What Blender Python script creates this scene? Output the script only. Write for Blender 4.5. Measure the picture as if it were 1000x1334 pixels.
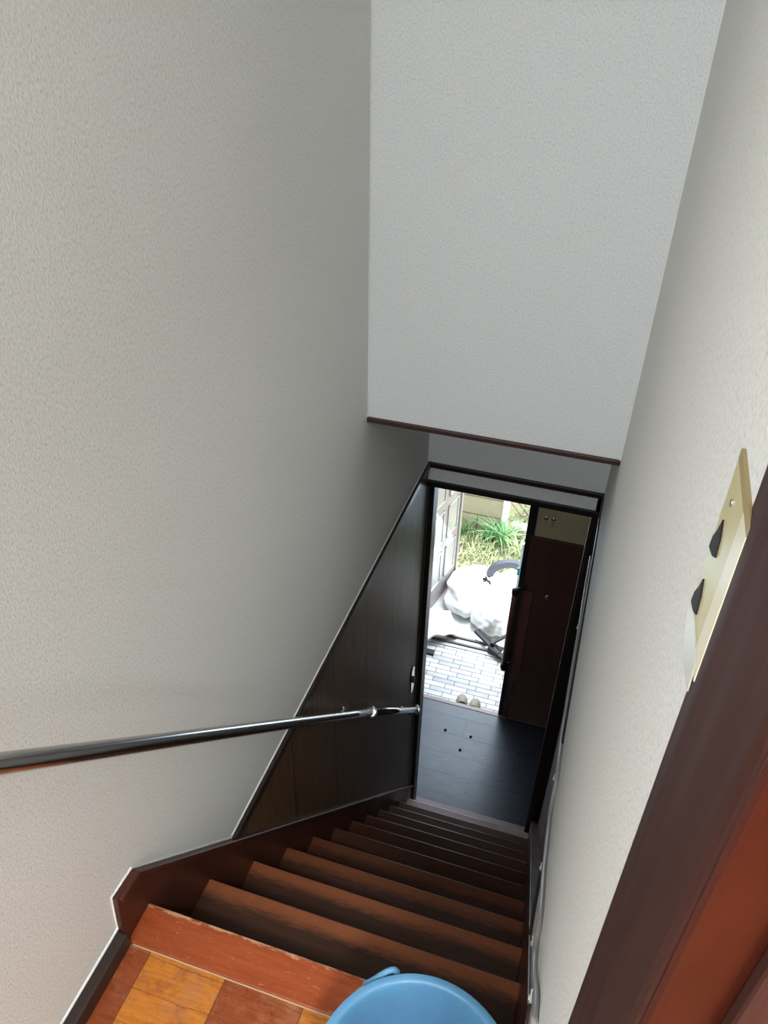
import bpy, bmesh, math, random
from mathutils import Vector, Matrix, noise
random.seed(7)
PI = math.pi
for o in list(bpy.data.objects): bpy.data.objects.remove(o)
S = bpy.context.scene
COL = S.collection

# ------------------------------------------------------------------ camera
cam_d = bpy.data.cameras.new('camera'); cam = bpy.data.objects.new('camera', cam_d); COL.objects.link(cam)
rx, ry, rz = -0.6217, -0.0244, 0.2961
Rm = Matrix.Rotation(rz, 3, 'Z') @ Matrix.Rotation(rx, 3, 'X') @ Matrix.Rotation(ry, 3, 'Y')
right, fwd, up = Rm @ Vector((1, 0, 0)), Rm @ Vector((0, 1, 0)), Rm @ Vector((0, 0, 1))
M4 = Matrix((( right.x, up.x, -fwd.x, .5911), (right.y, up.y, -fwd.y, -.5666), (right.z, up.z, -fwd.z, 1.3526), (0, 0, 0, 1)))
cam.matrix_world = M4
cam_d.sensor_fit = 'VERTICAL'; cam_d.sensor_height = 36.0; cam_d.lens = 36.0*1028.26/1334.0
cam_d.clip_start = 0.005
S.camera = cam

# ------------------------------------------------------------------ exposure, sky, lights
S.view_settings.view_transform = 'Standard'; S.view_settings.look = 'None'
S.view_settings.gamma = 1.0; S.view_settings.use_curve_mapping = False
S.view_settings.exposure = 0.4
W = bpy.data.worlds.new('sky'); S.world = W; W.use_nodes = True
bg = W.node_tree.nodes['Background']; bg.inputs['Color'].default_value = (.86, .93, 1, 1); bg.inputs['Strength'].default_value = 3.4

def sun(direction, strength, angle, color):
    d = bpy.data.lights.new('sun', 'SUN'); o = bpy.data.objects.new('sun', d); COL.objects.link(o)
    o.rotation_euler = Vector(direction).to_track_quat('-Z', 'Y').to_euler()
    d.energy = strength; d.angle = angle; d.color = color; o.location = (0, 6, 6); return o
def area(name, loc, target, sx, sy, energy, color, spread=PI):
    d = bpy.data.lights.new(name, 'AREA'); o = bpy.data.objects.new(name, d); COL.objects.link(o)
    o.location = loc; o.rotation_euler = (Vector(target)-Vector(loc)).to_track_quat('-Z', 'Y').to_euler()
    d.shape = 'RECTANGLE'; d.size = sx; d.size_y = sy; d.energy = energy; d.color = color; d.spread = spread
    return o
sun((.15, -.22, -1), 6.4, .5, (1, .97, .92))
area('side_fill', (1.95, -2.85, 1.5), (0, .55, .9), .7, 1.0, 9, (1, .97, .92))  # fill added through the doorway to brighten the left wall, no window here
area('back_window_daylight', (.35, -2.85, 1.35), (.35, 1, .7), .6, 1.3, 8, (.95, .98, 1))
area('left_fill', (.05, -1.35, 1.35), (1.0, -.45, .95), .8, .9, 20, (.86, .93, 1))  # unseen fill added to brighten the right wall, the wall has no opening
area('entrance_daylight', (.0, 3.62, -1.55), (.1, 2.3, -2.5), .8, 1.7, 17, (.58, .78, 1))

# ------------------------------------------------------------------ helpers
def tag(o, label=None, cat=None, group=None, kind=None):
    if label: o['label'] = label
    if cat: o['category'] = cat
    if group: o['group'] = group
    if kind: o['kind'] = kind
    return o
def empty(name, loc, label, cat, group=None):
    o = bpy.data.objects.new(name, None); COL.objects.link(o); o.location = loc; o.empty_display_size = .05
    return tag(o, label, cat, group)
def wloc(o):
    v = Vector((0, 0, 0))
    while o: v += Vector(o.location); o = o.parent
    return v
def obj(name, bm, mat, parent=None, smooth=False, bevel=0, label=None, seg=2):
    bmesh.ops.recalc_face_normals(bm, faces=bm.faces)
    if parent:
        bmesh.ops.translate(bm, verts=bm.verts, vec=-wloc(parent))
    me = bpy.data.meshes.new(name); bm.to_mesh(me); bm.free()
    for m in (mat if isinstance(mat, list) else [mat]): me.materials.append(m)
    if smooth:
        for f in me.polygons: f.use_smooth = True
    o = bpy.data.objects.new(name, me); COL.objects.link(o)
    if parent: o.parent = parent
    if bevel:
        b = o.modifiers.new('bevel', 'BEVEL'); b.width = bevel; b.segments = seg; b.limit_method = 'ANGLE'; b.angle_limit = .6
    if label: o['label'] = label
    return o
def BM(): return bmesh.new()
def box(bm, x0, x1, y0, y1, z0, z1, mi=0):
    vs = [bm.verts.new(c) for c in ((x0,y0,z0),(x1,y0,z0),(x1,y1,z0),(x0,y1,z0),(x0,y0,z1),(x1,y0,z1),(x1,y1,z1),(x0,y1,z1))]
    for q in ((0,3,2,1),(4,5,6,7),(0,1,5,4),(1,2,6,5),(2,3,7,6),(3,0,4,7)):
        f = bm.faces.new([vs[i] for i in q]); f.material_index = mi
    return vs
def B(x0, x1, y0, y1, z0, z1):
    bm = BM(); box(bm, x0, x1, y0, y1, z0, z1); return bm
def prism_x(bm, poly, x0, x1):          # polygon in (y, z) extruded along x
    a = [bm.verts.new((x0, y, z)) for y, z in poly]; b = [bm.verts.new((x1, y, z)) for y, z in poly]
    bm.faces.new(a); bm.faces.new(b[::-1]); n = len(poly)
    for i in range(n): bm.faces.new((a[i], b[i], b[(i+1) % n], a[(i+1) % n]))
def prism_z(bm, poly, z0, z1):
    a = [bm.verts.new((x, y, z0)) for x, y in poly]; b = [bm.verts.new((x, y, z1)) for x, y in poly]
    bm.faces.new(a); bm.faces.new(b[::-1]); n = len(poly)
    for i in range(n): bm.faces.new((a[i], b[i], b[(i+1) % n], a[(i+1) % n]))
def tube(bm, pts, r, n=12, cap=True):
    pts = [Vector(p) for p in pts]; rings = []; ref = None
    for i, p in enumerate(pts):
        t = (pts[min(i+1, len(pts)-1)] - pts[max(i-1, 0)]).normalized()
        if ref is None:
            ref = t.orthogonal().normalized()
        ref = (ref - t*ref.dot(t)).normalized(); b = t.cross(ref)
        rr = r[i] if isinstance(r, (list, tuple)) else r
        rings.append([bm.verts.new(p + (ref*math.cos(2*PI*k/n) + b*math.sin(2*PI*k/n))*rr) for k in range(n)])
    for a, b in zip(rings, rings[1:]):
        for k in range(n): bm.faces.new((a[k], a[(k+1) % n], b[(k+1) % n], b[k]))
    if cap: bm.faces.new(rings[0][::-1]); bm.faces.new(rings[-1])
def lathe(bm, prof, c=(0, 0, 0), n=48, close=False):
    rings = []
    for r, z in prof:
        rings.append([bm.verts.new((c[0]+r*math.cos(2*PI*k/n), c[1]+r*math.sin(2*PI*k/n), c[2]+z)) for k in range(n)])
    for a, b in zip(rings, rings[1:]):
        for k in range(n): bm.faces.new((a[k], a[(k+1) % n], b[(k+1) % n], b[k]))
    if close: bm.faces.new(rings[0][::-1]); bm.faces.new(rings[-1])
def smooth_path(pts, k=8):
    pts = [Vector(p) for p in pts]; out = []
    P = [pts[0]*2-pts[1]] + pts + [pts[-1]*2-pts[-2]]
    for i in range(1, len(P)-2):
        for j in range(k):
            t = j/k; a, b, c, d = P[i-1], P[i], P[i+1], P[i+2]
            out.append(.5*((2*b)+(c-a)*t+(2*a-5*b+4*c-d)*t*t+(3*b-a-3*c+d)*t**3))
    out.append(pts[-1]); return out

# ------------------------------------------------------------------ materials
def mat(name, color=(.5, .5, .5), rough=.6, metal=0, spec=.5, coat=0):
    m = bpy.data.materials.new(name); m.use_nodes = True
    b = m.node_tree.nodes['Principled BSDF']
    b.inputs['Base Color'].default_value = (*color, 1); b.inputs['Roughness'].default_value = rough
    b.inputs['Metallic'].default_value = metal; b.inputs['Specular IOR Level'].default_value = spec
    b.inputs['Coat Weight'].default_value = coat
    return m
def nd(m, t, **kw):
    n = m.node_tree.nodes.new(t)
    for k, v in kw.items(): setattr(n, k, v)
    return n
def lk(m, a, b): m.node_tree.links.new(a, b)
def bsdf(m): return m.node_tree.nodes['Principled BSDF']
def coords(m, scale=(1, 1, 1), rot=(0, 0, 0)):
    c = nd(m, 'ShaderNodeTexCoord'); mp = nd(m, 'ShaderNodeMapping')
    mp.inputs['Scale'].default_value = scale; mp.inputs['Rotation'].default_value = rot
    lk(m, c.outputs['Object'], mp.inputs['Vector']); return mp.outputs['Vector']
def noise_n(m, vec, scale, detail=4, rough=.6, dist=0):
    n = nd(m, 'ShaderNodeTexNoise'); n.inputs['Scale'].default_value = scale; n.inputs['Detail'].default_value = detail
    n.inputs['Roughness'].default_value = rough; n.inputs['Distortion'].default_value = dist
    lk(m, vec, n.inputs['Vector']); return n.outputs['Fac']
def ramp(m, fac, stops):
    r = nd(m, 'ShaderNodeValToRGB'); e = r.color_ramp.elements
    while len(e) < len(stops): e.new(.5)
    for s, (p, c) in zip(e, stops): s.position = p; s.color = (*c, 1)
    lk(m, fac, r.inputs['Fac']); return r.outputs['Color']
def mixc(m, fac, a, b, mode='MIX'):
    x = nd(m, 'ShaderNodeMix', data_type='RGBA', blend_type=mode)
    if hasattr(fac, 'links'): lk(m, fac, x.inputs[0])
    else: x.inputs[0].default_value = fac
    for s, v in ((x.inputs[6], a), (x.inputs[7], b)):
        if hasattr(v, 'links'): lk(m, v, s)
        else: s.default_value = (*v, 1)
    return x.outputs[2]
def math_n(m, op, a, b=0, c=0):
    x = nd(m, 'ShaderNodeMath', operation=op)
    for s, v in zip(x.inputs, (a, b, c)):
        if hasattr(v, 'links'): lk(m, v, s)
        else: s.default_value = v
    return x.outputs[0]
def bump(m, h, strength=.3, dist=.01):
    b = nd(m, 'ShaderNodeBump'); b.inputs['Strength'].default_value = strength; b.inputs['Distance'].default_value = dist
    lk(m, h, b.inputs['Height']); lk(m, b.outputs['Normal'], bsdf(m).inputs['Normal'])

def wallpaper(name, col, fine=(1, 1, 1)):
    m = mat(name, col, .75, spec=.25)
    a = noise_n(m, coords(m, (1, 1, .40)), 380, 3, .65)
    b = noise_n(m, coords(m, (1, 1, .22)), 700, 2, .5)
    c = noise_n(m, coords(m, (1, 1, .6)), 360, 3, .6)
    h = math_n(m, 'ADD', a, math_n(m, 'MULTIPLY', b, .6))
    sp = ramp(m, c, [(.30, tuple(q*.74 for q in col)), (.42, tuple(q*.94 for q in col)), (.62, tuple(min(1, q*1.06) for q in col))])
    lk(m, sp, bsdf(m).inputs['Base Color'])
    bump(m, h, .45, .0014)
    return m
def wood(name, c0, c1, scale=(1, 1, 1), rough=.35, gr=40, coat=0, bumpy=.12, wear=None):
    m = mat(name, c0, rough, coat=coat)
    v = coords(m, scale)
    a = noise_n(m, v, gr, 6, .65, .6); b = noise_n(m, v, gr*.18, 3, .5, .3)
    f = math_n(m, 'MULTIPLY_ADD', a, .6, math_n(m, 'MULTIPLY', b, .4))
    colr = ramp(m, f, [(.35, c0), (.65, c1)])
    if wear:
        w = noise_n(m, coords(m, (6, 30, 6)), 9, 8, .75)
        wf = ramp(m, w, [(.60, (0, 0, 0)), (.66, (1, 1, 1))])
        colr = mixc(m, wf, colr, wear)
    lk(m, colr, bsdf(m).inputs['Base Color'])
    r = ramp(m, b, [(.3, (rough*.8,)*3), (.7, (min(1, rough*1.25),)*3)]); lk(m, r, bsdf(m).inputs['Roughness'])
    bump(m, a, bumpy, .002)
    return m
PAPER = wallpaper('wallpaper', (.79, .79, .75))
PAPERC = wallpaper('wallpaper_front', (.76, .775, .77))
TREAD = wood('stair_wood', (.030, .012, .007), (.062, .025, .013), (1.2, 14, 14), .42, 9)
def worn_lit_front(m):       # rubbed tread fronts, with the lamplit strip painted into the same pale colour
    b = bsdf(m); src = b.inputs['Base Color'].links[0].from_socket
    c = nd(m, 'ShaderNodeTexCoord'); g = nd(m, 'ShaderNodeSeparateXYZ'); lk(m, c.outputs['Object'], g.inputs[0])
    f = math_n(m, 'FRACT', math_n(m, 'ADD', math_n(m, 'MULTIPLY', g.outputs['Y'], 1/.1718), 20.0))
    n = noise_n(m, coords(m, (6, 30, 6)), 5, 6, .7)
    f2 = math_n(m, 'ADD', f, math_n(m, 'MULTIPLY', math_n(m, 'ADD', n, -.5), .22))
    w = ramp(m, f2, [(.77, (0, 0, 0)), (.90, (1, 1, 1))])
    lit_fade = math_n(m, 'MINIMUM', 1, math_n(m, 'MAXIMUM', .12, math_n(m, 'MULTIPLY', math_n(m, 'ADD', g.outputs['Y'], 1.15), -1.6)))   # painted lamplight: strip strongest on the upper steps, fading below
    w = math_n(m, 'MULTIPLY', lit_fade, w)
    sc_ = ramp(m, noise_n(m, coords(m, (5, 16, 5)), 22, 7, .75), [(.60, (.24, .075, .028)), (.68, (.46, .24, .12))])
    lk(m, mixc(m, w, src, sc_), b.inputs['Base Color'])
worn_lit_front(TREAD)

NOSE = wood('landing_nosing_wood', (.22, .038, .011), (.35, .078, .022), (1.2, 14, 14), .35, 9, wear=(.52, .25, .12))
STRG = wood('stringer_wood', (.045, .013, .008), (.08, .022, .012), (14, 1.2, 3), .38, 8)
TRIM = wood('dark_trim_wood', (.018, .010, .009), (.032, .018, .014), (8, 8, 8), .35, 6)
LINTEL = wood('lintel_wood', (.040, .014, .014), (.058, .022, .020), (2, 12, 12), .4, 6)
POST = mat('post_paint', (.012, .010, .010), .4)
CASE = wood('casing_wood', (.034, .010, .007), (.055, .016, .010), (14, 14, 1.5), .6, 7)
bsdf(CASE).inputs['Specular IOR Level'].default_value = .22
REVEAL = wood('reveal_wood', (.038, .006, .0025), (.055, .010, .004), (10, 10, 1.5), .4, 6)
CAULK = mat('caulk', (.8, .8, .77), .5)
TAN = mat('tan_filler', (.50, .36, .20), .6)
CHROME = mat('chrome', (.62, .62, .62), .16, 1)
CHROMED = mat('tarnished_steel', (.42, .41, .40), .2, 1)
BLACK = mat('black_plastic', (.008, .008, .010), .5, spec=.3)
def worn_edge(m):        # chipped finish along the very edge of the top board
    b = bsdf(m); src = b.inputs['Base Color'].links[0].from_socket
    c = nd(m, 'ShaderNodeTexCoord'); g = nd(m, 'ShaderNodeSeparateXYZ'); lk(m, c.outputs['Object'], g.inputs[0])
    n = noise_n(m, coords(m, (6, 20, 6)), 6, 7, .75)
    f = math_n(m, 'ADD', g.outputs['Y'], math_n(m, 'MULTIPLY', math_n(m, 'ADD', n, -.5), .045))
    w = ramp(m, math_n(m, 'ADD', math_n(m, 'MULTIPLY', f, 60), 2.066*60), [(.0, (0, 0, 0)), (.35, (.85,)*3)])
    lk(m, mixc(m, w, src, (.60, .36, .20)), b.inputs['Base Color'])
worn_edge(NOSE)
def panel_mat():
    m = mat('wood_panelling', (.06, .035, .02), .42, spec=.3)
    v = coords(m, (1, 30, .8))
    a = noise_n(m, v, 5, 5, .6, .2)
    colr = ramp(m, a, [(.3, (.040, .020, .010)), (.7, (.17, .092, .042))])
    g = nd(m, 'ShaderNodeSeparateXYZ'); c = nd(m, 'ShaderNodeTexCoord'); lk(m, c.outputs['Object'], g.inputs[0])
    fr = math_n(m, 'FRACT', math_n(m, 'MULTIPLY', g.outputs['Y'], 1/.30))
    gap = math_n(m, 'LESS_THAN', fr, .018)
    lk(m, mixc(m, gap, colr, (.012, .007, .005)), bsdf(m).inputs['Base Color'])
    bump(m, a, .06, .001); return m
PANEL = panel_mat()
def plank_floor():
    m = mat('hall_planks', (.03, .032, .036), .33, spec=.5)
    c = nd(m, 'ShaderNodeTexCoord'); g = nd(m, 'ShaderNodeSeparateXYZ'); lk(m, c.outputs['Object'], g.inputs[0])
    y = math_n(m, 'ADD', g.outputs['Y'], -2.25)
    row = math_n(m, 'MULTIPLY', y, 1/.14)
    fr = math_n(m, 'FRACT', math_n(m, 'ADD', row, 20))
    big = math_n(m, 'FRACT', math_n(m, 'ADD', math_n(m, 'MULTIPLY', y, 1/.28), 20))
    l1 = math_n(m, 'LESS_THAN', fr, .022); l2 = math_n(m, 'LESS_THAN', big, .028)
    rr = math_n(m, 'FLOOR', math_n(m, 'ADD', row, 20))
    off = math_n(m, 'MULTIPLY', rr, .37)
    xx = math_n(m, 'FRACT', math_n(m, 'ADD', math_n(m, 'MULTIPLY', math_n(m, 'ADD', g.outputs['X'], -.172), 1/.9), math_n(m, 'ADD', off, 20.0-22*.37)))
    l3 = math_n(m, 'LESS_THAN', xx, .004)
    a = noise_n(m, coords(m, (2, 22, 1)), 6, 5, .6)
    colr = ramp(m, a, [(.3, (.012, .014, .020)), (.7, (.026, .029, .038))])
    lines = math_n(m, 'MAXIMUM', math_n(m, 'MULTIPLY', l1, .75), math_n(m, 'MAXIMUM', l2, l3))
    lk(m, mixc(m, lines, colr, (.003, .003, .004)), bsdf(m).inputs['Base Color'])
    lk(m, ramp(m, a, [(.3, (.26,)*3), (.7, (.40,)*3)]), bsdf(m).inputs['Roughness'])
    bump(m, math_n(m, 'SUBTRACT', 1, lines), .4, .002); return m
HALLF = plank_floor()
def brick_mat(name, c1, c2, mortar, bw, bh, ms, rough=.5, bias=0, rot=(0, 0, 0), loc=(0, 0, 0), off=.5, spots=None):
    m = mat(name, c1, rough)
    c = nd(m, 'ShaderNodeTexCoord'); mp = nd(m, 'ShaderNodeMapping'); mp.inputs['Rotation'].default_value = rot; mp.inputs['Location'].default_value = loc
    lk(m, c.outputs['Object'], mp.inputs['Vector'])
    b = nd(m, 'ShaderNodeTexBrick', offset=off); lk(m, mp.outputs['Vector'], b.inputs['Vector'])
    b.inputs['Scale'].default_value = 1; b.inputs['Brick Width'].default_value = bw; b.inputs['Row Height'].default_value = bh
    b.inputs['Mortar Size'].default_value = ms; b.inputs['Mortar Smooth'].default_value = .2; b.inputs['Bias'].default_value = bias
    b.inputs['Color1'].default_value = (*c1, 1); b.inputs['Color2'].default_value = (*c2, 1); b.inputs['Mortar'].default_value = (*mortar, 1)
    n = noise_n(m, mp.outputs['Vector'], 12, 6, .7)
    colr = mixc(m, .35, b.outputs['Color'], ramp(m, n, [(.3, (.35,)*3), (.7, (1, 1, 1))]), 'MULTIPLY')
    if spots: colr = mixc(m, ramp(m, noise_n(m, mp.outputs['Vector'], 3, 6, .7), [(.5, (0, 0, 0)), (.75, (.7,)*3)]), colr, spots)
    lk(m, colr, bsdf(m).inputs['Base Color'])
    bump(m, math_n(m, 'SUBTRACT', 1, b.outputs['Fac']), .5, .003); return m
TILE = brick_mat('genkan_tile', (.62, .61, .60), (.27, .27, .28), (.05, .05, .055), .15, .040, .0028, .35, -.1, off=.37)
BLOCK = brick_mat('block_wall', (.34, .31, .21), (.29, .265, .18), (.10, .09, .06), .46, .18, .006, .9, rot=(PI/2, 0, 0), loc=(.1, 0, 2.705+.09), spots=(.18, .19, .09))
CONC = mat('pale_concrete', (.72, .70, .68), .8)
lk(CONC, ramp(CONC, noise_n(CONC, coords(CONC), 8, 6, .7), [(.3, (.58, .57, .55)), (.7, (.74, .73, .70))]), bsdf(CONC).inputs['Base Color'])
SOIL = mat('soil', (.10, .08, .045), .95)
lk(SOIL, ramp(SOIL, noise_n(SOIL, coords(SOIL), 14, 6, .7), [(.3, (.07, .06, .03)), (.7, (.24, .21, .14))]), bsdf(SOIL).inputs['Base Color'])
def landing_mat():
    m = mat('landing_parquet', (.5, .2, .05), .3)
    c = nd(m, 'ShaderNodeTexCoord'); mp = nd(m, 'ShaderNodeMapping'); mp.inputs['Location'].default_value = (-.057+.135*4, .07+.0, 0)
    lk(m, c.outputs['Object'], mp.inputs['Vector'])
    g = nd(m, 'ShaderNodeSeparateXYZ'); lk(m, mp.outputs['Vector'], g.inputs[0])
    bx_ = math_n(m, 'MULTIPLY', g.outputs['X'], 1/.135); by_ = math_n(m, 'MULTIPLY', g.outputs['Y'], 1/.30)
    cx = math_n(m, 'FLOOR', bx_); cy = math_n(m, 'FLOOR', by_)
    wn = nd(m, 'ShaderNodeTexWhiteNoise', noise_dimensions='2D'); cb = nd(m, 'ShaderNodeCombineXYZ'); lk(m, cx, cb.inputs[0]); lk(m, cy, cb.inputs[1]); lk(m, cb.outputs[0], wn.inputs['Vector'])
    par = math_n(m, 'MODULO', math_n(m, 'ADD', cx, 40), 2)     # alternate pale and red blocks
    pale = math_n(m, 'LESS_THAN', par, .5)
    gr = noise_n(m, coords(m, (2.5, 26, 1)), 7, 6, .65, .4)
    st = noise_n(m, coords(m, (1, 1, 1)), 22, 6, .7)
    pc = ramp(m, gr, [(.25, (.32, .10, .014)), (.7, (.58, .20, .026))])
    rc = ramp(m, gr, [(.3, (.17, .034, .010)), (.7, (.30, .070, .022))])
    colr = mixc(m, pale, rc, pc)
    colr = mixc(m, ramp(m, st, [(.52, (0, 0, 0)), (.62, (.55,)*3)]), colr, (.24, .055, .018))
    colr = mixc(m, ramp(m, noise_n(m, coords(m, (1, 1, 1)), 9, 7, .75), [(.50, (0, 0, 0)), (.66, (.6,)*3)]), colr, (.40, .17, .085))   # rubbed, dull patches
    jl = math_n(m, 'LESS_THAN', math_n(m, 'FRACT', bx_), .012)
    fy = math_n(m, 'LESS_THAN', math_n(m, 'FRACT', math_n(m, 'ADD', math_n(m, 'MULTIPLY', g.outputs['Y'], 1/.05), math_n(m, 'MULTIPLY', st, .35))), .03)
    j = math_n(m, 'MAXIMUM', jl, math_n(m, 'MULTIPLY', fy, .6))
    lk(m, mixc(m, j, colr, (.12, .04, .015)), bsdf(m).inputs['Base Color'])
    lk(m, ramp(m, st, [(.3, (.22,)*3), (.7, (.42,)*3)]), bsdf(m).inputs['Roughness'])
    bump(m, gr, .08, .001); return m
PARQ = landing_mat()
BROWNB = wood('brown_board', (.055, .024, .020), (.085, .038, .030), (10, 10, 1), .3, 5, bumpy=.03)
BEIGE = wallpaper('beige_plaster', (.50, .42, .26))
THRESH = wood('pinkish_edge_board', (.20, .13, .115), (.30, .20, .175), (2, 14, 14), .4, 7)
CREAM = mat('cream_plastic', (.60, .53, .27), .35)
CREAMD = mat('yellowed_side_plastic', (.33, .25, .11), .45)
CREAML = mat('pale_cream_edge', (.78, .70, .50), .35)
TOGG = mat('brown_rocker', (.014, .009, .008), .55, spec=.25)
CLEARW = mat('milky_plastic', (.58, .58, .48), .25)
BLUE = mat('blue_plastic', (.10, .30, .52), .38, spec=.5)
bsdf(BLUE).inputs['Subsurface Weight'].default_value = .08
lk(BLUE, ramp(BLUE, noise_n(BLUE, coords(BLUE, (1, 1, .3)), 30, 6, .8), [(.35, (.085, .235, .40)), (.68, (.105, .265, .43)), (.74, (.22, .36, .49))]), bsdf(BLUE).inputs['Base Color'])
CONDUIT = mat('grey_conduit', (.30, .29, .27), .4)
WHITEP = mat('white_sheet', (.88, .88, .88), .6)
FOAM = mat('white_foam', (.85, .85, .85), .7)
DOORM = mat('bronze_door', (.30, .26, .245), .28, spec=.7)
DOORP = mat('door_inset', (.34, .33, .30), .15, spec=1)
ALU = mat('aluminium', (.50, .50, .50), .35, .8)
ALUD = mat('dark_aluminium', (.07, .065, .06), .4, .3)
GREYR = mat('grey_hoop_plastic', (.05, .058, .075), .6)
TEAL = mat('teal_plastic', (.05, .35, .42), .4)
SLIP = mat('cream_sandal', (.52, .47, .34), .6)
SLIPD = mat('sandal_upper', (.25, .23, .17), .7)
BAR = wood('grab_bar_wood', (.10, .035, .025), (.15, .055, .04), (10, 10, 1.5), .35, 6)
def leaf(name, c1, c2):
    m = mat(name, c1, .55); n = noise_n(m, coords(m), 9, 3, .6)
    lk(m, ramp(m, n, [(.3, c1), (.7, c2)]), bsdf(m).inputs['Base Color']); return m
G1 = leaf('grass_green', (.20, .34, .13), (.66, .72, .42))
G2 = leaf('weed_green', (.10, .30, .10), (.28, .50, .22))
G3 = leaf('shrub_green', (.06, .16, .05), (.20, .32, .10))
TWIG = mat('dead_twig', (.30, .24, .18), .9)
STONE = mat('stone', (.42, .38, .32), .9)

for m_, v_ in ((NOSE, .28), (TREAD, .25), (STRG, .3), (REVEAL, .2), (PARQ, .3)): bsdf(m_).inputs['Specular IOR Level'].default_value = v_

# ------------------------------------------------------------------ dimensions
RISE, RUN = .21, .1718
WX = .661                                   # width of the stairwell
FL = -12*RISE                               # hall floor level
TL = FL-.18                                 # tiled entrance level
OUT = TL-.05
TOPZ = 2.35
def pitch(y): return .113-(RISE/RUN)*(y+.007)
def st(name, bm, m, label=None, **kw):
    o = obj(name, bm, m, **kw); o['kind'] = 'structure'
    if label: o['label'] = label
    return o

# ------------------------------------------------------------------ the setting: upper floor
st('floor', B(.0, WX, -3.0, -.07, -.08, 0), PARQ, 'worn orange and red parquet of the upper landing')
st('floor', B(WX, 2.6, -3.0, -.41, -.08, 0), PARQ, 'parquet of the room beside the landing')
st('wall_left', B(-.12, 0, -3.0, 2.05, -2.9, TOPZ), PAPER, 'long wall with pale woven wallpaper beside the stairs')
bm = BM(); prism_x(bm, [(-.40, -.3), (.24, -.3), (.24, -.262), (2.05, -.262), (2.05, TOPZ), (-.40, TOPZ)], WX, WX+.12)
st('wall_right', bm, PAPER, 'pale right-hand wall of the stairwell')
bm = BM(); prism_x(bm, [(-.40, -.5), (.24, -.5), (.24, -.262), (2.05, -.262), (2.05, -2.9), (-.40, -2.9)], .69, WX+.12)
st('wall_right_lower', bm, PANEL, 'dark panelled lower part of the right-hand wall')
st('wall_right', B(WX, WX+.12, -3.0, -1.25, 0, TOPZ), PAPER, 'wall piece behind the upstairs doorway')
st('wall_right', B(WX, WX+.12, -1.25, -.40, 1.98, TOPZ), PAPER, 'wall above the upstairs doorway')
st('wall_front', B(0, WX, 1.20, 1.26, .328, TOPZ), PAPERC, 'white wall hanging over the stairs above the red-brown trim')
st('ceiling', B(-.12, 2.7, -3.1, 1.30, TOPZ, TOPZ+.1), PAPERC, 'upper ceiling')
st('wall_side_room', B(2.6, 2.7, -3.1, -.28, 0, TOPZ), PAPER)
st('wall_side_room', B(WX+.12, 2.7, -.40, -.28, -.1, TOPZ), PAPER)
st('wall_back', B(-.12, 2.7, -3.1, -3.0, -.1, TOPZ), PAPER)
# trims of the stairwell
st('trim_1', B(0, WX, 1.192, 1.262, .318, .332), LINTEL, 'red-brown trim under the hanging white wall', bevel=.002)
bm = BM(); tube(bm, [(.0015, 1.1985, .332), (.0015, 1.1985, TOPZ)], .0016, 6); st('trim_2', bm, CAULK, 'white sealant bead in the left corner of the hanging wall')
bm = BM(); tube(bm, [(WX-.001, 1.199, .332), (WX-.001, 1.199, TOPZ)], .003, 6); st('trim_3', bm, CAULK, 'pale sealant bead in the right corner of the hanging wall')
st('trim_4', B(0, .012, .284, 1.95, -.264, -.237), TRIM, 'dark rail along the left wall on top of the panelling', bevel=.002)
st('trim_5', B(WX-.006, WX+.03, .26, 1.95, -.262, -.237), TRIM, 'dark rail along the right wall', bevel=.002)
bm = BM(); tube(bm, [(.0015, .285, -.2355), (.0015, 1.93, -.2355)], .0018, 6); st('trim_6', bm, CAULK, 'white sealant line above the left rail')
y1 = 1.95
bm = BM(); prism_x(bm, [(.27, -.25), (y1, -.25), (y1, pitch(y1)-.01), (.27, pitch(.27)-.01)], -.004, .004)
st('wall_left_lower', bm, PANEL, 'triangle of dark wood panelling on the left wall above the stair stringer')
st('baseboard_left', B(0, .022, -3.0, -.07, 0, .036), TRIM, 'dark baseboard along the landing', bevel=.004)
bm = BM(); tube(bm, [(.0012, -3, .037), (.0012, -.07, .037), (.0012, -.062, .119), (.0012, -.008, .1145), (.0012, .285, pitch(.285)+.002)], .0022, 6); st('trim_7', bm, CAULK, 'white sealant line around the stringer head')
# wall over the lower doorway
st('wall_far', B(0, WX, 1.93, 2.02, -.345, .36), PAPERC, 'grey-looking wall strip over the lower doorway')
st('trim_8', B(0, WX, 1.918, 1.93, -.258, -.237), TRIM, 'upper dark beam across the wall over the lower doorway', bevel=.002)
st('trim_9', B(0, WX, 1.92, 2.03, -.345, -.318), POST, 'dark head of the lower doorway', bevel=.002)
st('trim_10', B(-.06, .022, 1.98, 2.05, FL, -.345), POST, 'dark left post of the lower doorway')
st('trim_11', B(.642, .70, 1.93, 2.0, FL, -.237), POST, 'dark right post of the lower doorway')
st('trim_12', B(.632, .642, 1.945, 1.99, FL, -.345), TRIM, 'thin inner strip of the right post')
st('ceiling', B(-.12, .8, 1.26, 1.96, .34, .40), PAPERC, 'low ceiling behind the hanging wall')

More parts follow.
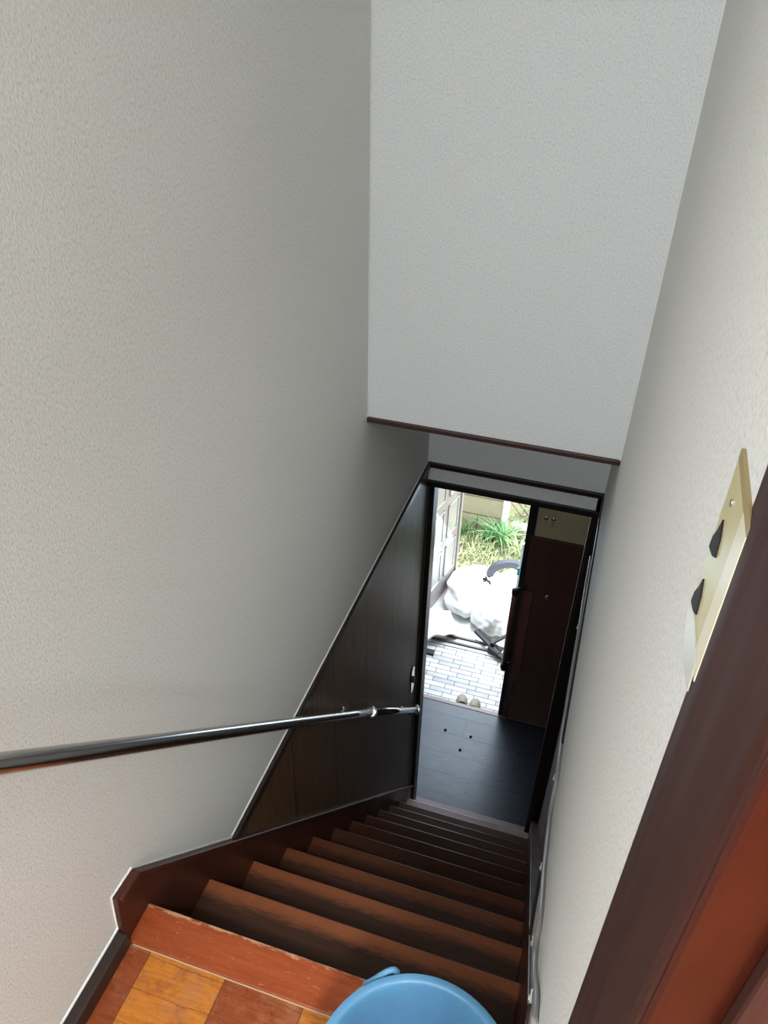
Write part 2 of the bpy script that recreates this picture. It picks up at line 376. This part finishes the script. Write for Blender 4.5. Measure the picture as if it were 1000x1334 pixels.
# ------------------------------------------------------------------ the setting: hall and tiled entrance
GX0, GX1, PY = -.45, .364, 2.79
st('floor', B(-1.6, 1.7, 2.06, PY-.03, FL-.08, FL), HALLF, 'dark wide planks of the lower hall')
st('trim_13', B(GX0, .40, PY-.03, PY, FL-.10, FL+.003), THRESH, 'pinkish wooden edge of the hall floor above the tiles', bevel=.003)
st('floor', B(-.7, 1.6, PY, 3.56, TL-.1, TL), TILE, 'narrow grey and white tiles of the entrance')
st('wall_step', B(-.7, 1.6, PY-.02, PY-.004, TL-.05, FL-.02), TRIM)
st('wall_hall_left', B(-1.7, -1.6, 2.0, PY, FL-.1, .1), PAPER)
st('wall_hall_back', B(-1.7, GX0, PY, PY+.12, TL-.1, .1), PAPER)
st('wall_hall_right', B(1.6, 1.7, 2.0, 3.6, TL-.1, .1), PAPER)
st('wall_hall_near', B(-1.7, -.12, 1.95, 2.05, FL-.1, .1), PANEL)
st('wall_hall_near', B(.76, 1.7, 1.95, 2.05, FL-.1, .1), PANEL)
st('wall_genkan_left', B(GX0-.1, GX0, PY, 3.6, TL-.1, .1), PAPER)
st('wall_genkan_front', B(.44, 1.6, 3.45, 3.58, TL-.1, .1), PAPER)
st('wall_genkan_head', B(GX0-.1, 1.6, 3.45, 3.58, -.55, .1), PAPER)
st('ceiling', B(-1.7, 1.7, 1.95, 3.6, .1, .16), PAPERC, 'ceiling of the lower hall')
# board wall to the right of the tiles
st('wall_board', B(.375, 1.6, PY, PY+.10, FL-.1, .1), BEIGE, 'beige plaster above the brown board')
st('trim_14', B(.343, .385, PY-.012, PY+.11, FL, .1), POST, 'dark corner post beside the brown board', bevel=.002)
st('trim_15', B(.372, 1.6, PY-.018, PY, FL, -1.115), BROWNB, 'tall reddish brown board lining the hall wall', bevel=.002)

# ------------------------------------------------------------------ upstairs doorway casing
dc = empty('door_1', (.68, -.36, 0), None, None); dc['kind'] = 'structure'; dc['label'] = 'reddish brown upstairs door frame close at the right'
del_keys = [k for k in ('category',) if k in dc.keys()]
bm = BM(); prism_z(bm, [(WX, -.252), (.6575, -.285), (.6535, -.316), (.6485, -.402), (.6500, -.409), (WX+.06, -.409), (WX+.06, -.252)], 0, 2.05)
obj('casing', bm, CASE, dc, bevel=.002)
bm = BM(); prism_z(bm, [(.6490, -.4090), (.6505, -.4150), (.80, -.4150), (.80, -.4090)], 0, 2.0)
obj('reveal', bm, REVEAL, dc, bevel=.003)
obj('door_stop', B(.671, .76, -.424, -.415, 0, 2.0), CASE, dc, bevel=.002)
obj('head_casing', B(.6505, .78, -1.35, -.30, 1.98, 2.08), CASE, dc, bevel=.003)
obj('casing', B(.6505, .78, -1.35, -1.25, 0, 1.98), CASE, dc, bevel=.003)

# ------------------------------------------------------------------ staircase
sc = empty('staircase', (.33, 2.06, FL), 'steep reddish brown wooden staircase descending to the dark hall', 'staircase')
t = .010
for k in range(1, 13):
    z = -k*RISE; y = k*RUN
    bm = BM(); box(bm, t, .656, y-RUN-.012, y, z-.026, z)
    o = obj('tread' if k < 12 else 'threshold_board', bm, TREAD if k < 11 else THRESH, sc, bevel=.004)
    if k == 12: o['label'] = 'pale pinkish board at the foot of the stairs'
for k in range(0, 12):
    z = -k*RISE; y = k*RUN
    bm = BM(); box(bm, t, .656, y-.022, y-.010, z-RISE, z-.0255)
    obj('riser', bm, TREAD, sc)
obj('nosing', B(t, WX-.002, -.07, 0, -.03, .001), NOSE, sc, bevel=.004, label='worn red-brown board at the top edge')
ye = 1.975
bm = BM(); prism_x(bm, [(-.07, -.2), (-.07, .037), (-.062, .118), (-.007, .113), (ye, pitch(ye)), (ye, pitch(ye)-.30), (.15, pitch(.15)-.42)], .0, .012)
obj('stringer', bm, STRG, sc, bevel=.0012)
bm = BM(); prism_x(bm, [(-.060, .1165), (-.007, .1135), (1.975, pitch(1.975)+.0005), (1.975, pitch(1.975)-.016), (-.007, .097), (-.056, .1005)], .0, .0185)
obj('cap_moulding', bm, STRG, sc, bevel=.003)
ye = 2.0
bm = BM(); prism_x(bm, [(-.07, -.2), (-.07, .03), (-.03, .10), (-.007, .113), (ye, pitch(ye)), (ye, pitch(ye)-.30), (.15, pitch(.15)-.42)], .655, .689)
obj('stringer', bm, STRG, sc, bevel=.002)

bm = BM(); box(bm, .024, WX-.01, -.0716, -.0698, -.001, .0014); o = obj('joint_strip', bm, TAN, sc, label='pale joint line behind the top edge board')

# ------------------------------------------------------------------ handrails
hx, hh = .06, .0
def hz(y): return -.669-1.085*(y-1.059)
lr = empty('handrail', (hx, .9, hz(.9)), 'long chrome handrail crossing the left wall down to the doorway', 'handrail')
bm = BM(); tube(bm, [(.0735, -1.3, 1.03), (.0735, -.62, 1.03), (.0733, -.575, 1.022), (.073, -.54, .998), (.0725, -.50, .981)] + [(.0709-.0069*i/8, -.193+1.262*i/8, .655-1.340*i/8) for i in range(9)], .0118, 16)
obj('rail', bm, CHROMED, lr, smooth=True)
bm = BM(); tube(bm, [(.064, 1.065, -.681), (.055, 1.76, -1.448)], .0125, 16)
obj('rail', bm, CHROMED, lr, smooth=True)
def ring(y, z, x, dirv, r=.021, w=.014, name='collar'):
    d = Vector(dirv).normalized(); c = Vector((x, y, z)); bm = BM()
    tube(bm, [c-d*w*.5, c-d*w*.4, c+d*w*.4, c+d*w*.5], [r*.85, r, r, r*.85], 20); return bm
obj('collar', ring(1.067, -.684, .064, (0, 1, -1.1)), CHROME, lr, smooth=True)
obj('end_cap', ring(1.76, -1.448, .055, (0, 1, -1.1)), CHROME, lr, smooth=True)
for y, z in ((.95, -.555), (1.68, -1.362)):
    bm = BM(); tube(bm, smooth_path([(.062, y, z-.004), (.040, y, z-.028), (.016, y, z-.02), (.004, y, z-.02)], 6), .005, 10)
    tube(bm, [(.0045, y, z-.02), (.010, y, z-.02)], .018, 18)
    obj('bracket', bm, CHROMED, lr, smooth=True)

rr = empty('handrail', (.66, 1.3, -.5), 'slender chrome rail running along the right wall below the dark ledge', 'handrail')
rp = [(.6585, 1.708, -.438), (.6585, 1.419, -.398), (.6585, 1.132, -.362), (.6585, .863, -.300), (.6585, .70, -.21)]
RAILPTS = rp
bm = BM(); tube(bm, smooth_path(rp, 6), .0055, 12); obj('rail', bm, CHROME, rr, smooth=True)
bm = BM(); tube(bm, smooth_path([rp[0], (.661, 1.735, -.436), (.672, 1.748, -.436), (.69, 1.75, -.436)], 5), .0065, 12); obj('bracket', bm, CHROMED, rr, smooth=True)
bm = BM(); tube(bm, [(.6585, .98, -.33), (.69, .98, -.33)], .005, 10); obj('bracket', bm, CHROMED, rr, smooth=True)

# conduit clipped along the right wall
cd = empty('cable_conduit', (.655, .6, -.2), 'grey flexible cable conduit sagging along the edge of the right wall', 'cable')
cp = [(.6565, 1.75, -.395), (.6565, 1.549, -.389), (.6565, 1.329, -.348), (.6565, 1.027, -.324), (.6565, .814, -.262), (.6565, .62, -.175), (.6565, .547, -.205), (.6565, .337, -.083), (.6565, .160, .060), (.6565, .111, .068), (.6565, .07, .09), (.6565, .006, .166), (.6565, -.060, .262), (.6565, -.115, .312)]
bm = BM(); tube(bm, smooth_path(cp, 6), .0053, 10); obj('hose', bm, CONDUIT, cd, smooth=True)
for i in (2, 5, 7, 9, 12):
    x, y, z = cp[i]; bm = BM(); box(bm, .6495, .6612, y-.008, y+.008, z-.0085, z-.004); tube(bm, [(.652, y, z-.012), (.648, y, z-.012)], .0035, 10)
    obj('clip', bm, CLEARW, cd)

# ------------------------------------------------------------------ switch plates
sw = empty('light_switch', (WX, -.22, 1.10), 'yellowed cream double light switch on the right wall', 'light switch')
def sq(poly, x0, x1, name, m, bv):
    bm = BM(); prism_x(bm, [(y+.005, z-.003) for y, z in poly], x0, x1); obj(name, bm, m, sw, bevel=bv)
sq([(-.275, 1.072), (-.235, 1.066), (-.214, 1.064), (-.207, 1.070), (-.207, 1.157), (-.275, 1.157)], .6590, .6612, 'plate', CREAM, .0005)
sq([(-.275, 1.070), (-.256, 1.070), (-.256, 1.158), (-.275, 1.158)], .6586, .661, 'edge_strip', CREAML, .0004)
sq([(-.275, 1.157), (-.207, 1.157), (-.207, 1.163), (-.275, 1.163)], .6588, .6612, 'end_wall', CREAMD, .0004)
for zz in (1.108, 1.070):
    sq([(-.232, zz+.006), (-.224, zz+.001), (-.209, zz-.004), (-.210, zz+.004), (-.216, zz+.012), (-.221, zz+.022), (-.229, zz+.016)], .6581, .6595, 'rocker', TOGG, .0004)
bm = BM(); tube(bm, [(.660, -.221, 1.140), (.6583, -.221, 1.140)], .002, 10); obj('screw', bm, CHROME, sw)
sq([(-.270, 1.058), (-.240, 1.050), (-.214, 1.052), (-.208, 1.058), (-.2085, 1.070), (-.235, 1.074), (-.268, 1.076)], .6583, .6592, 'lower_cover', CLEARW, .0003)

sp = empty('latch_plate', (.004, 1.85, -1.37), 'small chrome latch plate on the dark panelling beside the lower doorway', 'latch plate')
bm = BM(); prism_x(bm, [(1.855, -1.285), (1.885, -1.31), (1.885, -1.44), (1.86, -1.46), (1.838, -1.44), (1.838, -1.31)], .004, .008); obj('plate', bm, CHROME, sp, bevel=.001)
bm = BM(); tube(bm, [(.0075, 1.862, -1.372), (.016, 1.862, -1.372)], .016, 14); obj('thumb_turn', bm, BLACK, sp)

# ------------------------------------------------------------------ bucket
bx, by, bz, br = .533, -.197, .24, .1275
bk = empty('bucket', (bx, by, .001), 'light blue plastic bucket standing on the landing at the stair head', 'bucket')
prof = [(.0, .004), (.086, .004), (.090, .0), (.094, .004), (.112, .195), (.1125, .205), (.117, .207), (.118, .212), (.1165, .216), (.119, .232), (.1235, .2365), (br, .2385), (br+.0005, .234), (br+.0012, .228), (br-.0005, .2255), (br-.001, .229)]
outer = prof
inner = [(.0, .009), (.084, .009), (.090, .014), (.1085, .19), (.1120, .226), (.1150, .2345), (.1165, .2385), (.1180, .2395), (.1240, .2402), (br, .2390)]
bm = BM()
lathe(bm, [(r if r > 0 else .0005, z) for r, z in inner] , (bx, by, .001), 72)
lathe(bm, [(r if r > 0 else .0005, z) for r, z in outer], (bx, by, .001), 72)
obj('body', bm, BLUE, bk, smooth=True)
for a in (math.radians(120), math.radians(300)):
    c = Vector((bx+math.cos(a)*(br+.006), by+math.sin(a)*(br+.006), .232)); tv = Vector((-math.sin(a), math.cos(a), 0)); nv = Vector((math.cos(a), math.sin(a), 0))
    bm = BM(); tube(bm, smooth_path([c-tv*.012-Vector((0, 0, .014)), c-tv*.010+Vector((0, 0, .002)), c-tv*.004+Vector((0, 0, .009)), c+tv*.006+Vector((0, 0, .006)), c+tv*.022-Vector((0, 0, .008)), c+tv*.034-Vector((0, 0, .016))], 6), .0040, 12)
    obj('handle_lug', bm, BLUE, bk, smooth=True)
bm = BM(); a0 = math.radians(120)
pts = []
for i in range(25):
    u = i/24*PI; v = Vector((math.cos(a0), math.sin(a0), 0))*math.cos(u)*(br+.010) + Vector((math.cos(a0-PI/2), math.sin(a0-PI/2), 0))*(-math.sin(u))*(br+.010)*.97
    pts.append(Vector((bx, by, .226-.085*math.sin(u)*.55))+v)
tube(bm, pts, .0025, 8); obj('bail', bm, CHROME, bk, smooth=True)

# ------------------------------------------------------------------ board fittings: hooks, stud, grab bar
for i, x in enumerate((.430, .468)):
    y0 = PY; z = -1.005
    bm = BM(); tube(bm, [(x, y0, z+.012), (x, y0-.004, z+.012)], .011, 14)
    tube(bm, smooth_path([(x, y0-.002, z+.012), (x, y0-.018, z+.010), (x, y0-.024, z-.012), (x, y0-.034, z-.006), (x, y0-.036, z+.008)], 5), .0035, 8)
    o = obj('coat_hook', bm, CHROME, smooth=True); tag(o, ('left' if i == 0 else 'right')+' one of two small metal hooks on the beige plaster above the brown board', 'hook', 'hooks above the brown board')
bm = BM(); lathe(bm, [(.0005, .012), (.010, .010), (.014, .004), (.014, 0)], (0, 0, 0), 20)
bmesh.ops.rotate(bm, verts=bm.verts, cent=(0, 0, 0), matrix=Matrix.Rotation(PI/2, 3, 'X')); bmesh.ops.translate(bm, verts=bm.verts, vec=(.506, PY-.018, -1.49))
tag(obj('round_stud', bm, CHROME, smooth=True), 'small round shiny metal stud on the middle of the brown board', 'stud')

gb = empty('grab_bar', (.40, PY-.02, -1.8), 'upright brown wooden grab bar with black ends at the edge of the brown board', 'grab bar')
obj('reflection_strip', B(.386, .432, PY-.030, PY-.0185, -2.15, -1.475), BAR, gb, bevel=.002)  # redder strip standing in for the reflection in the glossy board
by_, bxx = PY-.075, .338
bm = BM(); tube(bm, [(bxx, by_, -1.47), (bxx, by_, -2.02)], .0155, 16); obj('bar', bm, BAR, gb, smooth=True)
for z, s in ((-1.455, 1), (-2.03, -1)):
    bm = BM(); tube(bm, [(bxx, by_, z-.022), (bxx, by_, z-.012), (bxx, by_, z+.012), (bxx, by_, z+.020)], [.016, .0185, .0185, .013], 16)
    tube(bm, smooth_path([(bxx, by_, z), (bxx+.014, by_+.028, z), (.376, PY-.035, z), (.393, PY-.032, z)], 5), .009, 10)
    obj('end_bracket', bm, BLACK, gb, smooth=True)

# small dark floor plugs
for i, (x, y) in enumerate(((.063, 2.556), (.221, 2.555), (.182, 2.441))):
    bm = BM(); lathe(bm, [(.009, 0), (.009, .004), (.0055, .008), (.0005, .009)], (x, y, FL), 14)
    tag(obj('floor_plug', bm, BLACK, smooth=True), ('small black plug in the hall floor, left of the far pair', 'small black plug in the hall floor, right of the far pair', 'small black plug in the hall floor, nearest the stairs')[i], 'floor plug', 'black plugs in the hall floor')

# ------------------------------------------------------------------ sandals
def sandal(x, y, yaw, label, ):
    e = empty('sandal', (x, y, TL), label, 'sandal', 'pair of cream sandals on the tiles')
    Rz_ = Matrix.Rotation(yaw, 4, 'Z'); T = Matrix.Translation((x, y, TL))
    out = []
    for i in range(28):
        a = 2*PI*i/28; w = .036*(1+.12*math.sin(a)); out.append((w*math.cos(a), .095*math.sin(a)))
    def place(bm): bmesh.ops.transform(bm, matrix=T @ Rz_, verts=bm.verts)
    bm = BM(); prism_z(bm, out, 0, .018); place(bm); obj('sole', bm, SLIP, e, bevel=.004)
    bm = BM(); n, mseg = 14, 10; grid = []
    for j in range(mseg+1):
        v = j/mseg; yy = -.008+.100*v; row = []
        hw = .0365*(1+.10*v)*math.sqrt(max(0, 1-(max(0, v-.35)/.66)**2)); hgt = .052*math.sqrt(max(0, 1-(v*.98)**2.6))
        for i in range(n+1):
            a = PI*i/n; row.append(bm.verts.new((hw*math.cos(a)*1.02, yy, .012+hgt*math.sin(a))))
        grid.append(row)
    for j in range(mseg):
        for i in range(n): bm.faces.new((grid[j][i], grid[j][i+1], grid[j+1][i+1], grid[j+1][i]))
    place(bm); o = obj('upper', bm, SLIPD, e, smooth=True); s = o.modifiers.new('thick', 'SOLIDIFY'); s.thickness = .004
sandal(.090, 2.915, .12, 'left one of the two cream sandals on the tiles by the hall edge')
sandal(.172, 2.905, -.06, 'right one of the two cream sandals on the tiles by the hall edge')

# ------------------------------------------------------------------ outside: ground and threshold
th = empty('door_2', (0, 3.52, TL), None, None); th['kind'] = 'structure'; th['label'] = 'metal threshold track of the entrance'
obj('track', B(GX0, .44, 3.43, 3.565, TL, TL+.010), ALU, th, bevel=.002)
for y in (3.455, 3.515): obj('track_rib', B(GX0, .44, y, y+.016, TL+.01, TL+.022), ALUD, th)
for x0, x1 in ((GX0, GX0+.03), (.41, .44)): obj('jamb', B(x0, x1, 3.46, 3.57, TL+.01, -.55), ALUD, th)
st('ground', B(-6, 6, 3.56, 4.36, OUT-.2, OUT), CONC, 'sunlit pale concrete outside the entrance')
bm = BM(); N = 40
vv = [[bm.verts.new((-3+6*i/N, 4.36+3.6*j/N, OUT-.01+.04*noise.noise(Vector((i*.5, j*.4, 1))))) for i in range(N+1)] for j in range(N+1)]
for j in range(N):
    for i in range(N): bm.faces.new((vv[j][i], vv[j][i+1], vv[j+1][i+1], vv[j+1][i]))
st('ground', bm, SOIL, 'soil bed under the grass', smooth=True)

# paneled door leaf, opened outward
leafE = empty('door_leaf', (-.42, 3.5, TL), 'bronze panelled entrance door leaf standing open at the left', 'door')
dv = Vector((.216, .976, 0)).normalized(); nv = Vector((dv.y, -dv.x, 0)); H0 = Vector((-.416, 3.517, OUT+.02)); LW, LH = .70, 2.10
def lbox(bm, u0, u1, w0, w1, z0, z1):
    vs = box(bm, 0, 1, 0, 1, 0, 1)
    for v, (a, b, c) in zip(vs, ((u0,w0,z0),(u1,w0,z0),(u1,w1,z0),(u0,w1,z0),(u0,w0,z1),(u1,w0,z1),(u1,w1,z1),(u0,w1,z1))):
        v.co = H0+dv*a+nv*b+Vector((0, 0, c))
bm = BM(); lbox(bm, 0, LW, -.035, 0, 0, LH); obj('slab', bm, DOORM, leafE)
for r in range(5):
    for c in range(3):
        u0 = (.015, .240, .470)[c]; u1 = u0+(.160, .165, .170)[c]; z0 = .19+r*.37; z1 = z0+.29
        bm = BM()
        for a in ((u0, u1, z0, z0+.014), (u0, u1, z1-.014, z1), (u0, u0+.014, z0, z1), (u1-.014, u1, z0, z1)): lbox(bm, a[0], a[1], 0, .010, a[2], a[3])
        f = obj('moulding', bm, ALU, leafE, bevel=.002)
        bm = BM(); lbox(bm, u0+.013, u1-.013, -.002, .003, z0+.013, z1-.013); obj('inset', bm, DOORP, f)
bm = BM(); lbox(bm, LW-.02, LW+.012, -.04, .012, 0, LH); obj('edge_stile', bm, DOORM, leafE, bevel=.003)

# block wall with end cap
bw = empty('block_wall', (-.6, 4.95, OUT), 'beige concrete block wall behind the grass', 'wall')
obj('courses', B(-2.4, -.035, 4.9, 5.02, OUT-.1, -1.5), BLOCK, bw)
obj('end_face', B(-.035, .010, 4.892, 5.03, OUT-.1, -1.5), CONC, bw, bevel=.005, label='pale rendered end of the wall')

# ------------------------------------------------------------------ grass and weeds
def blade(bm, base, ang, lean, h, w):
    d = Vector((math.cos(ang), math.sin(ang), 0)); s = Vector((-d.y, d.x, 0)); prev = None; n = 5
    for i in range(n+1):
        u = i/n; c = Vector(base)+d*(lean*h*u*u)+Vector((0, 0, h*(u-.35*lean*u*u*u))); ww = w*(1-u**1.6)*.5+.0003
        cur = (bm.verts.new(c-s*ww), bm.verts.new(c+s*ww))
        if prev: bm.faces.new((prev[0], prev[1], cur[1], cur[0]))
        prev = cur
bm = BM()
for i in range(2600):
    x = random.uniform(-1.0, 1.1); y = random.uniform(4.33, 4.9)+.05*math.sin(x*9)
    if noise.noise(Vector((x*5, y*5, 0))) < -.28: continue
    blade(bm, (x, y, OUT-.01), random.uniform(0, 2*PI), random.uniform(.3, 1.1), random.uniform(.05, .13), random.uniform(.004, .009))
tag(obj('grass', bm, G1), 'sunlit short grass and weeds on the bed before the wall', 'grass', kind='stuff')
def clump(x, y, n, h, w, label, m=G2, lean=(.5, 1.2)):
    bm = BM()
    for i in range(n):
        blade(bm, (x+random.gauss(0, .02), y+random.gauss(0, .02), OUT), random.uniform(0, 2*PI), random.uniform(*lean), h*random.uniform(.6, 1.1), w*random.uniform(.7, 1.2))
    tag(obj('leafy_weed', bm, m), label, 'plant', 'green clumps at the foot of the block wall')
clump(.00, 4.80, 46, .30, .018, 'bright green strappy clump by the pale end of the block wall')
clump(-.12, 4.82, 30, .22, .014, 'green clump at the foot of the block wall, left of the brightest one')
clump(-.33, 4.82, 34, .26, .012, 'dark green clump near the open door leaf', G3)
clump(.16, 4.70, 30, .22, .012, 'pale green clump right of the block wall end', G1)
sh = empty('shrub', (.22, 5.2, OUT), 'leafy shrub with dead branches right of the block wall', 'shrub')
bm = BM()
for i in range(16):
    a = random.uniform(0, 2*PI); b0 = Vector((.22+random.gauss(0, .08), 5.15+random.gauss(0, .08), OUT)); L = random.uniform(.4, .8)
    pts = [b0+Vector((math.cos(a)*L*u*.7, math.sin(a)*L*u*.35, L*u*(1-.35*u)))+Vector((random.gauss(0, .015), 0, random.gauss(0, .015))) for u in (0, .3, .6, .85, 1)]
    tube(bm, pts, [.009, .007, .005, .004, .002], 6)
obj('branches', bm, TWIG, sh)
bm = BM()
for i in range(750):
    c = Vector((.25+random.gauss(0, .24), 5.15+random.gauss(0, .14), OUT+abs(random.gauss(.22, .22))))
    a = random.uniform(0, 2*PI); d = Vector((math.cos(a), math.sin(a), random.uniform(-.5, .5))); s = Vector((-d.y, d.x, random.uniform(-.4, .4))); L = random.uniform(.018, .04)
    bm.faces.new([bm.verts.new(c), bm.verts.new(c+d*L*.5+s*L*.3), bm.verts.new(c+d*L), bm.verts.new(c+d*L*.5-s*L*.3)])
obj('leaves', bm, G3, sh)
def lump(name, c, r, m, seed, amp=.25, sub=3, flat=1, label=None, cat=None, group=None, parent=None, fr=2.2, amp2=.4):
    bm = BM(); bmesh.ops.create_icosphere(bm, subdivisions=sub, radius=1)
    for v in bm.verts:
        n = v.co.normalized(); k = 1+amp*noise.noise(n*fr+Vector((seed, 0, 0)))+amp*amp2*noise.noise(n*fr*3.1+Vector((0, seed, 0)))
        q = Vector((n.x*r[0], n.y*r[1], n.z*r[2]))*k; q.z = max(q.z, -r[2]*.62); v.co = Vector(c)+q
    o = obj(name, bm, m, parent, smooth=True)
    if label: tag(o, label, cat, group)
    return o
for i, (x, y, r) in enumerate(((.10, 5.02, .075), (.21, 4.98, .09), (.33, 5.06, .07))):
    lump('stone', (x, y, OUT+r*.5), (r, r*.8, r*.75), STONE, i+3, label=('grey-brown stone against the end of the block wall', 'largest stone under the shrub', 'stone at the far right under the shrub')[i], cat='stone', group='stones under the shrub')

# ------------------------------------------------------------------ things heaped outside the entrance
def bag(name, c, r, seed, label):
    o = lump(name, c, r, WHITEP, seed, .22, 5, label=label, cat='bag', group='white bags heaped outside', fr=1.6, amp2=.3); return o
bag('plastic_bag', (-.07, 4.02, OUT+.085), (.23, .25, .14), 1.3, 'large white plastic bag heaped on the concrete outside, far left of the heap')
bag('plastic_bag', (.14, 3.80, OUT+.105), (.17, .17, .17), 4.1, 'crumpled white plastic bag just beyond the door track, behind the black frame')
bag('plastic_bag', (.20, 4.14, OUT+.085), (.15, .17, .14), 8.7, 'white plastic bag below the grey hoop')
# curled white foam mat
fm = BM(); rows_ = []
Pn = 22
for j in range(9):
    v = j/8; row = []
    for i in range(Pn+1):
        u = i/Pn; w = .30*u
        zz = .035*math.sin(u*PI*1.15)+.045*max(0, .5-u)**1.0*math.sin(v*2)+.010*math.sin(u*14+v*3)
        p = (Vector((-.41, 3.61, TL+.03))*(1-u)+Vector((-.19, 3.71, TL+.03))*u)*(1-v)+(Vector((-.29, 3.36, TL+.03))*(1-u)+Vector((-.08, 3.52, TL+.03))*u)*v
        row.append(fm.verts.new((p.x, p.y, p.z+zz+.03*(1-v)+.01)))
    rows_.append(row)
for j in range(8):
    for i in range(Pn): fm.faces.new((rows_[j][i], rows_[j][i+1], rows_[j+1][i+1], rows_[j+1][i]))
o = obj('foam_mat', fm, FOAM, smooth=True); tag(o, 'white curled foam mat lying across the left of the door track', 'mat'); s = o.modifiers.new('thick', 'SOLIDIFY'); s.thickness = .014
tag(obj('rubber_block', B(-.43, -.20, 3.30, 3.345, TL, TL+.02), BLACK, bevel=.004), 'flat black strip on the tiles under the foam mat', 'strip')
# grey hoop
bm = BM(); hc = Vector((.125, 4.20, OUT+.10)); pts = []
hoop = empty('hoop', (.16, 4.12, OUT), 'dark grey curved plastic hoop sticking up behind the white bags', 'hoop')
for i in range(19):
    a = math.radians(170-150*i/18); pts.append(Vector((.150+.135*math.cos(a), 4.16+.04*math.cos(a), OUT+.18+.14*math.sin(a))))
rings = []
for i, p in enumerate(pts):
    tt = (pts[min(i+1, 18)]-pts[max(i-1, 0)]).normalized(); sd = Vector((-.28, 1, 0)).normalized(); n_ = tt.cross(sd).normalized()
    rings.append([bm.verts.new(p+sd*a_*.022+n_*b_*.027) for a_, b_ in ((-1, -1), (1, -1), (1, 1), (-1, 1))])
for a_, b_ in zip(rings, rings[1:]):
    for k in range(4): bm.faces.new((a_[k], a_[(k+1) % 4], b_[(k+1) % 4], b_[k]))
bm.faces.new(rings[0]); bm.faces.new(rings[-1])
obj('arc', bm, GREYR, hoop, bevel=.004)
bm = BM(); tube(bm, [pts[0]+Vector((0, 0, .01)), pts[0]-Vector((0, 0, .20))], .012, 10); obj('stem', bm, GREYR, hoop, smooth=True)
# black brush tuft
br_ = empty('hand_brush', (.0, 4.12, OUT), 'small black bristly brush lying by the end of the grey hoop', 'brush')
bm = BM()
for i in range(40):
    d = Vector((random.uniform(-1, -.1), random.uniform(-.6, .6), random.uniform(-.2, .9))).normalized(); c = Vector((.027, 3.99, OUT+.25)); tube(bm, [c, c+d*random.uniform(.025, .045)], .0032, 5)
obj('bristles', bm, BLACK, br_)
bm = BM(); tube(bm, [(.025, 3.99, OUT+.25), (.036, 4.0, OUT+.238), (.046, 4.01, OUT+.21)], .010, 10); obj('handle', bm, BLACK, br_, smooth=True)
# black folding frame
fr_ = empty('black_frame', (.15, 3.52, TL), 'black metal folding frame lying over the right of the door track', 'frame')
def bar(a, b, w, h, name, m=BLACK):
    a, b = Vector(a), Vector(b); d = (b-a).normalized(); s = d.cross(Vector((0, 0, 1))).normalized(); u = s.cross(d); bm = BM(); q = []
    for p in (a, b): q.append([bm.verts.new(p+s*i*w/2+u*j*h/2) for i, j in ((-1, -1), (1, -1), (1, 1), (-1, 1))])
    for k in range(4): bm.faces.new((q[0][k], q[0][(k+1) % 4], q[1][(k+1) % 4], q[1][k]))
    bm.faces.new(q[0]); bm.faces.new(q[1]); return obj(name, bm, m, fr_, bevel=.003)
bar((.035, 3.585, TL+.06), (.24, 3.42, TL+.05), .030, .022, 'rail')
bar((.05, 3.625, TL+.04), (.25, 3.47, TL+.035), .022, .018, 'rail')
bar((.17, 3.48, TL+.07), (.30, 3.60, TL+.12), .020, .016, 'crossbar')
bar((.16, 3.47, TL+.05), (.33, 3.37, TL+.03), .040, .03, 'foot')
bm = BM(); tube(bm, [(.178, 3.478, TL+.035), (.178, 3.478, TL+.095)], .016, 12); obj('hinge', bm, BLACK, fr_)
# white pole with teal clips
wp = empty('white_pole', (.305, 3.62, TL), 'white upright pole with teal clips seen beside the grab bar', 'pole')
bm = BM(); box(bm, .268, .302, 3.60, 3.62, OUT, -1.80); obj('shaft', bm, WHITEP, wp, bevel=.003)
for z in (-2.03, -2.24): obj('clip', B(.262, .280, 3.592, 3.604, z-.03, z+.03), TEAL, wp, bevel=.002)

# ceiling lamps upstairs, out of the picture
def ceiling_lamp(x, y, r, strength, label):
    cl = empty('ceiling_lamp', (x, y, TOPZ), label, 'ceiling lamp')
    LM = mat('lamp_diffuser', (1, .95, .88), .5); bsdf(LM).inputs['Emission Color'].default_value = (.95, .98, 1, 1); bsdf(LM).inputs['Emission Strength'].default_value = strength
    bm = BM(); lathe(bm, [(.0005, -.5*r), (.56*r, -.46*r), (.87*r, -.31*r), (r, -.12*r)], (x, y, TOPZ), 32); obj('diffuser', bm, LM, cl, smooth=True)
    bm = BM(); lathe(bm, [(r, -.13*r), (r*1.03, -.1*r), (r*1.03, 0)], (x, y, TOPZ), 32); obj('base', bm, FOAM, cl, smooth=True)
ceiling_lamp(.50, -1.15, .16, 34, 'larger round ceiling lamp added as fill over the upper landing')  # unseen lamp added to fill the stairwell walls with light
ceiling_lamp(.95, -1.22, .11, 320, 'smaller round ceiling lamp in the room beside the landing')
